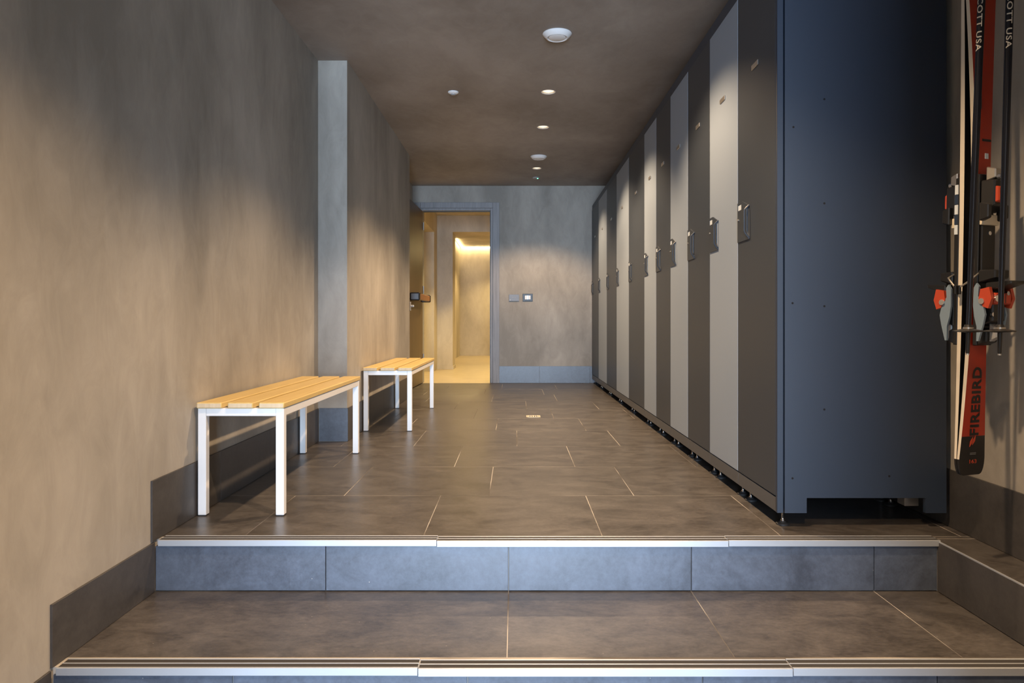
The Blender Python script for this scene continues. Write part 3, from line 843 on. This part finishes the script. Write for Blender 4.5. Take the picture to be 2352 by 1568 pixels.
def ski(side, label):
    """side = +1: the ski whose top faces the room; -1: its mate, base to base behind it"""
    root = empty('ski', SKI_O); tag(root, label, 'ski', None, 'pair of skis on the right wall')
    def P(w, n, z):
        q = WA * w + NA * (side * n) + Vector((LEAN * z, 0, z))
        return q
    zs = [0, 0.004, 0.010, 0.020, 0.032, 0.049] + [0.049 + (1.495 - 0.049) * k / 26 for k in range(1, 27)] + [1.515, 1.535, 1.555, 1.575, 1.595, 1.61, 1.622, 1.63]
    zs = sorted(set(zs + [0.1156]))
    mb = MB(); nv = len(zs)
    for z in zs:
        h, c, t = ski_width(z), camber(z), thick(z)
        mb.v += [tuple(P(-h, c, z)), tuple(P(h, c, z)), tuple(P(h, c + t, z)), tuple(P(-h, c + t, z))]
    for i in range(nv - 1):
        b0, b1 = 4 * i, 4 * i + 4
        zm = (zs[i] + zs[i + 1]) / 2
        top = 1 if zm < 0.1156 else 0
        for f, mi in (((b0, b0 + 1, b1 + 1, b1), 1), ((b0 + 1, b0 + 2, b1 + 2, b1 + 1), 2 if zm > 0.05 else 1),
                      ((b0 + 2, b0 + 3, b1 + 3, b1 + 2), top), ((b0 + 3, b0, b1, b1 + 3), 2 if zm > 0.05 else 1)):
            mb.f.append(list(f)); mb.mi.append(mi)
    mb.f.append([0, 1, 2, 3]); mb.mi.append(1)
    e = 4 * (nv - 1); mb.f.append([e, e + 1, e + 2, e + 3]); mb.mi.append(1)
    mb.build('ski_body', [M['red_ski'], M['black_ski'], M['cream_ski']], root)

    def S(w, n, z):                     # a point n above the top sheet
        return P(w, camber(z) + thick(z) + n, z)

    def bx(name, w0, w1, n0, n1, z0, z1, mat, parent=root, c=0.002, taper=(1, 1), skew=0.0):
        """bevelled block standing on the ski; taper narrows it (w, z) towards its top, skew shifts the top along z"""
        m = MB().box(w0, w1, n0, n1, z0, z1, c)
        wc, zc = (w0 + w1) / 2, (z0 + z1) / 2
        base = camber(zc) + thick(zc)
        out = []
        for w, n, z in m.v:
            k = (n - n0) / max(1e-6, n1 - n0)
            w = wc + (w - wc) * (1 + (taper[0] - 1) * k); z = zc + (z - zc) * (1 + (taper[1] - 1) * k) + skew * k
            out.append(tuple(P(w, base + n, z)))
        m.v = out
        return m.build(name, mat, parent)

    def rod(name, pts, r, mat, parent=root):
        zc = pts[0][2]; base = camber(0.5) + thick(0.5)
        return MB().tube([P(w, base + n, z) for w, n, z in pts], r, 8).build(name, mat, parent, smooth=True)

    def disc(name, w, n0, n1, z, rr, mat, parent=root):
        base = camber(z) + thick(z)
        a = P(w, base + n0, z); b_ = P(w, base + n1, z)
        return MB().tube([a, b_], rr, 14).build(name, mat, parent)

    # mounting plate along the waist
    bx('binding_plate', -0.031, 0.031, 0.0002, 0.013, 0.385, 0.885, M['black'], c=0.002)
    bx('rail', -0.025, 0.029, 0.013, 0.020, 0.585, 0.735, M['black'], c=0.002)
    bx('rail_end', -0.030, 0.034, 0.013, 0.027, 0.735, 0.765, M['cream'], c=0.002)
    if side < 0:
        for k, m_ in enumerate(('white_label', 'navy', 'white_label', 'navy', 'white_label')):
            bx('plate_edge', -0.0345, -0.0312, 0.001, 0.012, 0.715 + k * 0.030, 0.715 + (k + 1) * 0.030 - 0.001, M[m_], c=0.0008)
    # toe piece (upper)
    toe = bx('toe_housing', -0.030, 0.034, 0.014, 0.052, 0.770, 0.865, M['black'], taper=(0.72, 0.78), c=0.004, skew=0.008)
    bx('toe_cover', -0.020, 0.024, 0.050, 0.061, 0.795, 0.845, M['red_plastic'], toe, taper=(0.8, 0.8), c=0.003)
    bx('toe_wing', -0.044, -0.022, 0.022, 0.048, 0.745, 0.800, M['black'], toe, taper=(0.7, 0.7), c=0.003)
    bx('toe_wing', 0.024, 0.046, 0.022, 0.048, 0.745, 0.800, M['black'], toe, taper=(0.7, 0.7), c=0.003)
    bx('toe_nose', -0.016, 0.020, 0.020, 0.046, 0.862, 0.905, M['steel'], toe, taper=(0.7, 0.6), c=0.003)
    disc('toe_screw', 0.002, 0.046, 0.056, 0.872, 0.009, M['chrome'], toe)
    disc('toe_screw', 0.004, 0.019, 0.022, 0.712, 0.006, M['chrome'])
    # heel piece (lower)
    heel = bx('heel_housing', -0.030, 0.034, 0.013, 0.058, 0.440, 0.545, M['black'], taper=(0.75, 0.72), c=0.004)
    bx('heel_cover', -0.036, 0.040, 0.030, 0.070, 0.500, 0.540, M['red_plastic'], heel, taper=(0.86, 0.8), c=0.004)
    hb = camber(0.48) + thick(0.48)
    side_poly = [(0.013, 0.500), (0.014, 0.552), (0.022, 0.566), (0.030, 0.556), (0.028, 0.528), (0.044, 0.500), (0.050, 0.474), (0.044, 0.445), (0.031, 0.398), (0.025, 0.398), (0.025, 0.440), (0.017, 0.470)]
    red_poly = [(0.031, 0.520), (0.036, 0.548), (0.062, 0.553), (0.070, 0.520), (0.060, 0.492), (0.045, 0.497)]
    for w0, w1 in ((-0.044, -0.037), (0.041, 0.048)):
        MB().prism(side_poly, lambda a, b__, t: tuple(P(t, hb + a, b__)), w0, w1).build('heel_side', M['daylit_silver'], heel)
        MB().prism(red_poly, lambda a, b__, t: tuple(P(t, hb + a, b__)), w0 - 0.002, w1 + 0.002).build('heel_cheek', M['red_plastic'], heel)
        MB().tube([P(w0 - 0.005, hb + 0.041, 0.513), P(w1 + 0.005, hb + 0.041, 0.513)], 0.0085, 16).build('heel_boss', M['chrome'], heel)
    bx('heel_lever', -0.034, 0.038, 0.040, 0.110, 0.540, 0.566, M['black'], heel, taper=(0.75, 0.35), c=0.003, skew=0.012)
    for w0 in (-0.010, 0.010):
        bx('heel_groove', w0 - 0.002, w0 + 0.002, 0.0665, 0.0705, 0.507, 0.533, M['black'], heel, c=0.0008)
    bx('heel_pad', -0.034, 0.038, 0.016, 0.064, 0.565, 0.605, M['black'], taper=(0.8, 0.6), c=0.004, skew=0.006)
    bx('heel_foot', -0.026, 0.030, 0.013, 0.040, 0.385, 0.438, M['black'], heel, taper=(0.8, 0.6), c=0.003)
    bx('heel_tongue', -0.010, 0.014, 0.038, 0.060, 0.395, 0.450, M['silver'], heel, taper=(0.8, 0.5), c=0.003)
    disc('heel_screw', -0.026, 0.066, 0.073, 0.520, 0.009, M['chrome'], heel)
    disc('heel_screw', 0.014, 0.066, 0.075, 0.535, 0.006, M['chrome'], heel)
    disc('base_screw', -0.020, 0.052, 0.058, 0.475, 0.006, M['chrome'], heel)
    # brake arms lying past both edges
    bw = 0.047 if side > 0 else 0.056
    for sgn in (-1, 1):
        br = rod('brake_arm', [(sgn * 0.020, 0.016, 0.600), (sgn * (bw - 0.003), 0.016, 0.585), (sgn * bw, 0.006, 0.575), (sgn * bw, -0.034 if side > 0 else -0.012, 0.553)], 0.0026, M['steel'])
        p = sgn * bw
        bx('brake_tip', p - 0.004, p + 0.004, -0.040 if side > 0 else -0.016, -0.026 if side > 0 else -0.008, 0.535, 0.562, M['black'], br, c=0.0015)
    if side > 0:
        # print on the tail: word running up the ski, emblem strokes, length figure
        def print_on(me, w, z, up, length, height):
            us = [v.co.x for v in me.vertices]; ws = [v.co.y for v in me.vertices]
            ku, kw = length / (max(us) - min(us)), height / (max(ws) - min(ws))
            cu, cw = (max(us) + min(us)) / 2, (max(ws) + min(ws)) / 2
            for v in me.vertices:
                u, q, t = (v.co.x - cu) * ku, (v.co.y - cw) * kw, 0.0010 if v.co.z > 0 else 0.0003
                v.co = S(w - q, t, z + u) if up else S(w + u, t, z + q)
            return link(me.name, me, root)
        print_on(text_mesh('lettering', 'FIREBIRD', 0.05, M['black_ski'], bold=0.0016, space=1.08), 0.002, 0.219, True, 0.203, 0.036)
        print_on(text_mesh('size_figure', '163', 0.016, M['red_plastic']), 0.004, 0.040, False, 0.028, 0.011)
        for k in range(2):
            q = MB()
            z0 = 0.084 + k * 0.005; w0 = -0.014 + k * 0.011
            q.prism([(w0, z0), (w0 + 0.010, z0 + 0.012), (w0 + 0.012, z0 + 0.030), (w0 + 0.002, z0 + 0.016)], lambda a, b__, t: tuple(S(a, t, b__)), 0.0003, 0.0012)
            q.build('emblem_stroke', M['red_plastic'], root)
        for k in range(2):
            q = MB().prism([(-0.010, 0.061 + 0.004 * k), (0.014, 0.061 + 0.004 * k), (0.014, 0.062 + 0.004 * k), (-0.010, 0.062 + 0.004 * k)], lambda a, b__, t: tuple(S(a, t, b__)), 0.0002, 0.0008)
            q.build('print_line', M['silver'], root)
        q = MB().prism([(0.006, 0.934), (0.020, 0.934), (0.020, 0.950), (0.006, 0.950)], lambda a, b__, t: tuple(S(a, t, b__)), 0.0002, 0.0009)
        q.build('logo_patch', M['white_label'], root)
        for z0, z1, w0, w1 in ((1.08, 1.16, -0.016, -0.008), (1.20, 1.235, -0.015, -0.007), (1.245, 1.28, -0.016, -0.008), (0.985, 0.992, -0.005, 0.03)):
            MB().prism([(w0, z0), (w1, z0), (w1, z1), (w0, z1)], lambda a, b__, t: tuple(S(a, t, b__)), 0.0002, 0.0009).build('print_mark', M['black_ski'], root)
    return root


ski(1, 'red ski with black tail hanging with its top facing the steps')
ski(-1, 'ski hanging behind the red one, base to base, nearest the lockers')


def pole(px0, px1, d, r0, label, turn):
    """px0/px1: where the pole crosses the height of the tip and of the print in the photograph's frame at depth d"""
    zb, zt = 0.626, 1.826
    xb = (px0 - 1182) * d / 1660; xt = (px1 - 1182) * d / 1660
    xt = xb + (xt - xb) * (zt - zb) / (1.608 - zb)
    b = Vector((xb, d, zb)); t = Vector((xt, d - 0.01, zt))
    ax = (t - b); L = ax.length
    root = empty('ski_pole', b); tag(root, label, 'ski pole', None, 'pair of ski poles on the right wall')
    def Q(s): return tuple(ax * (s / L))
    MB().tube([Q(0.06), Q(0.30), Q(0.62), Q(1.02)], [0.0062, 0.0078, r0 * 0.95, r0], 16).build('shaft', M['pole'], root, smooth=True)
    MB().tube([Q(0.0), Q(0.008), Q(0.061)], [0.0028, 0.0052, 0.0062], 12).build('tip', M['black'], root, smooth=True)
    MB().tube([Q(0.0), Q(0.004)], [0.0046, 0.0046], 10).build('tip_ring', M['steel'], root)
    bk = MB().lathe([(0.008, 0.0), (0.036, 0.002), (0.038, 0.004), (0.036, 0.006), (0.013, 0.010), (0.0095, 0.022)], Q(0.062), 24, cap=False).build('basket', M['black'], root, smooth=True)
    MB().lathe([(0.0085, 0.0), (0.0135, 0.0), (0.0135, 0.004), (0.0085, 0.004)], (Q(0.062)[0], Q(0.062)[1], Q(0.062)[2] + 0.0105), 16, cap=False).build('basket_ring', M['steel'], bk, smooth=True)
    MB().tube([Q(1.02), Q(1.04), Q(1.10), Q(1.16), Q(1.20)], [r0 * 1.15, 0.0155, 0.0140, 0.0160, 0.0170], 14).build('grip', M['black'], root, smooth=True)
    st = []
    for k in range(13):
        a = math.pi * 2 * k / 12
        st.append(tuple(Vector(Q(1.19)) + Vector((0.028 * math.sin(a), -0.004, 0.075 - 0.075 * math.cos(a)))))
    MB().tube(st, 0.0035, 6).build('strap', M['black'], root, smooth=True)
    me = text_mesh('lettering', 'SCOTT USA', 0.020, M['pole_text'], bold=0.0003, space=1.1, fine=True)
    us = [v.co.x for v in me.vertices]; ku = 0.162 / (max(us) - min(us)); ws = [v.co.y for v in me.vertices]; kw = 0.0135 / (max(ws) - min(ws))
    # wrap round the shaft: text reads downwards, facing the camera
    s_mid = 0.918
    C = Vector(Q(s_mid)); view = (Vector((0, 0, 0.715)) - (b + C)); view.z = 0; view.normalize()
    view = Matrix.Rotation(math.radians(turn), 3, 'Z') @ view
    dn = -ax.normalized(); side_v = view.cross(dn).normalized()
    for v in me.vertices:
        u, w = v.co.x * ku, v.co.y * kw
        ang = w / r0
        rr = r0 + 0.0003 + (0.0003 if v.co.z > 0 else 0)
        p = C + dn * u + (view * math.cos(ang) + side_v * math.sin(ang)) * rr
        v.co = p
    link('lettering', me, root)
    return root


pole(2222, 2250, 2.00, 0.0098, 'dark ski pole crossing in front of the red ski', -22)
pole(2295.5, 2315, 1.98, 0.0100, 'dark ski pole hanging right of the skis, against the bare wall', 0)

rk = empty('ski_rack', (XR, 2.0, 1.70)); tag(rk, 'black steel rack on the right wall holding the skis between pegs, above the photo', 'rack')
MB().box(-0.012, -0.0005, 0.03, 0.40, 0.06, 0.12, 0.002).build('wall_rail', M['black'], rk)
for y in (0.085, 0.235):
    MB().tube([(-0.010, y, 0.09), (-0.24, y, 0.09), (-0.26, y, 0.115)], 0.007, 10).build('peg', M['black'], rk, smooth=True)
for y, l in ((1.988, 'black wall hook carrying the ski pole nearest the red ski, above the photo'), (1.968, 'black wall hook carrying the right hand ski pole, above the photo')):
    hk = empty('wall_hook', (XR, y, 1.945)); tag(hk, l, 'hook', None, 'wall hooks for the ski poles')
    MB().tube([(-0.006, 0, 0), (-0.27, 0, 0), (-0.285, 0, 0.017)], 0.005, 10).build('arm', M['black'], hk, smooth=True)
    MB().lathe([(0.009, -0.0005), (0.009, -0.006)], (0, 0, 0), 14, 'X').build('base', M['black'], hk)
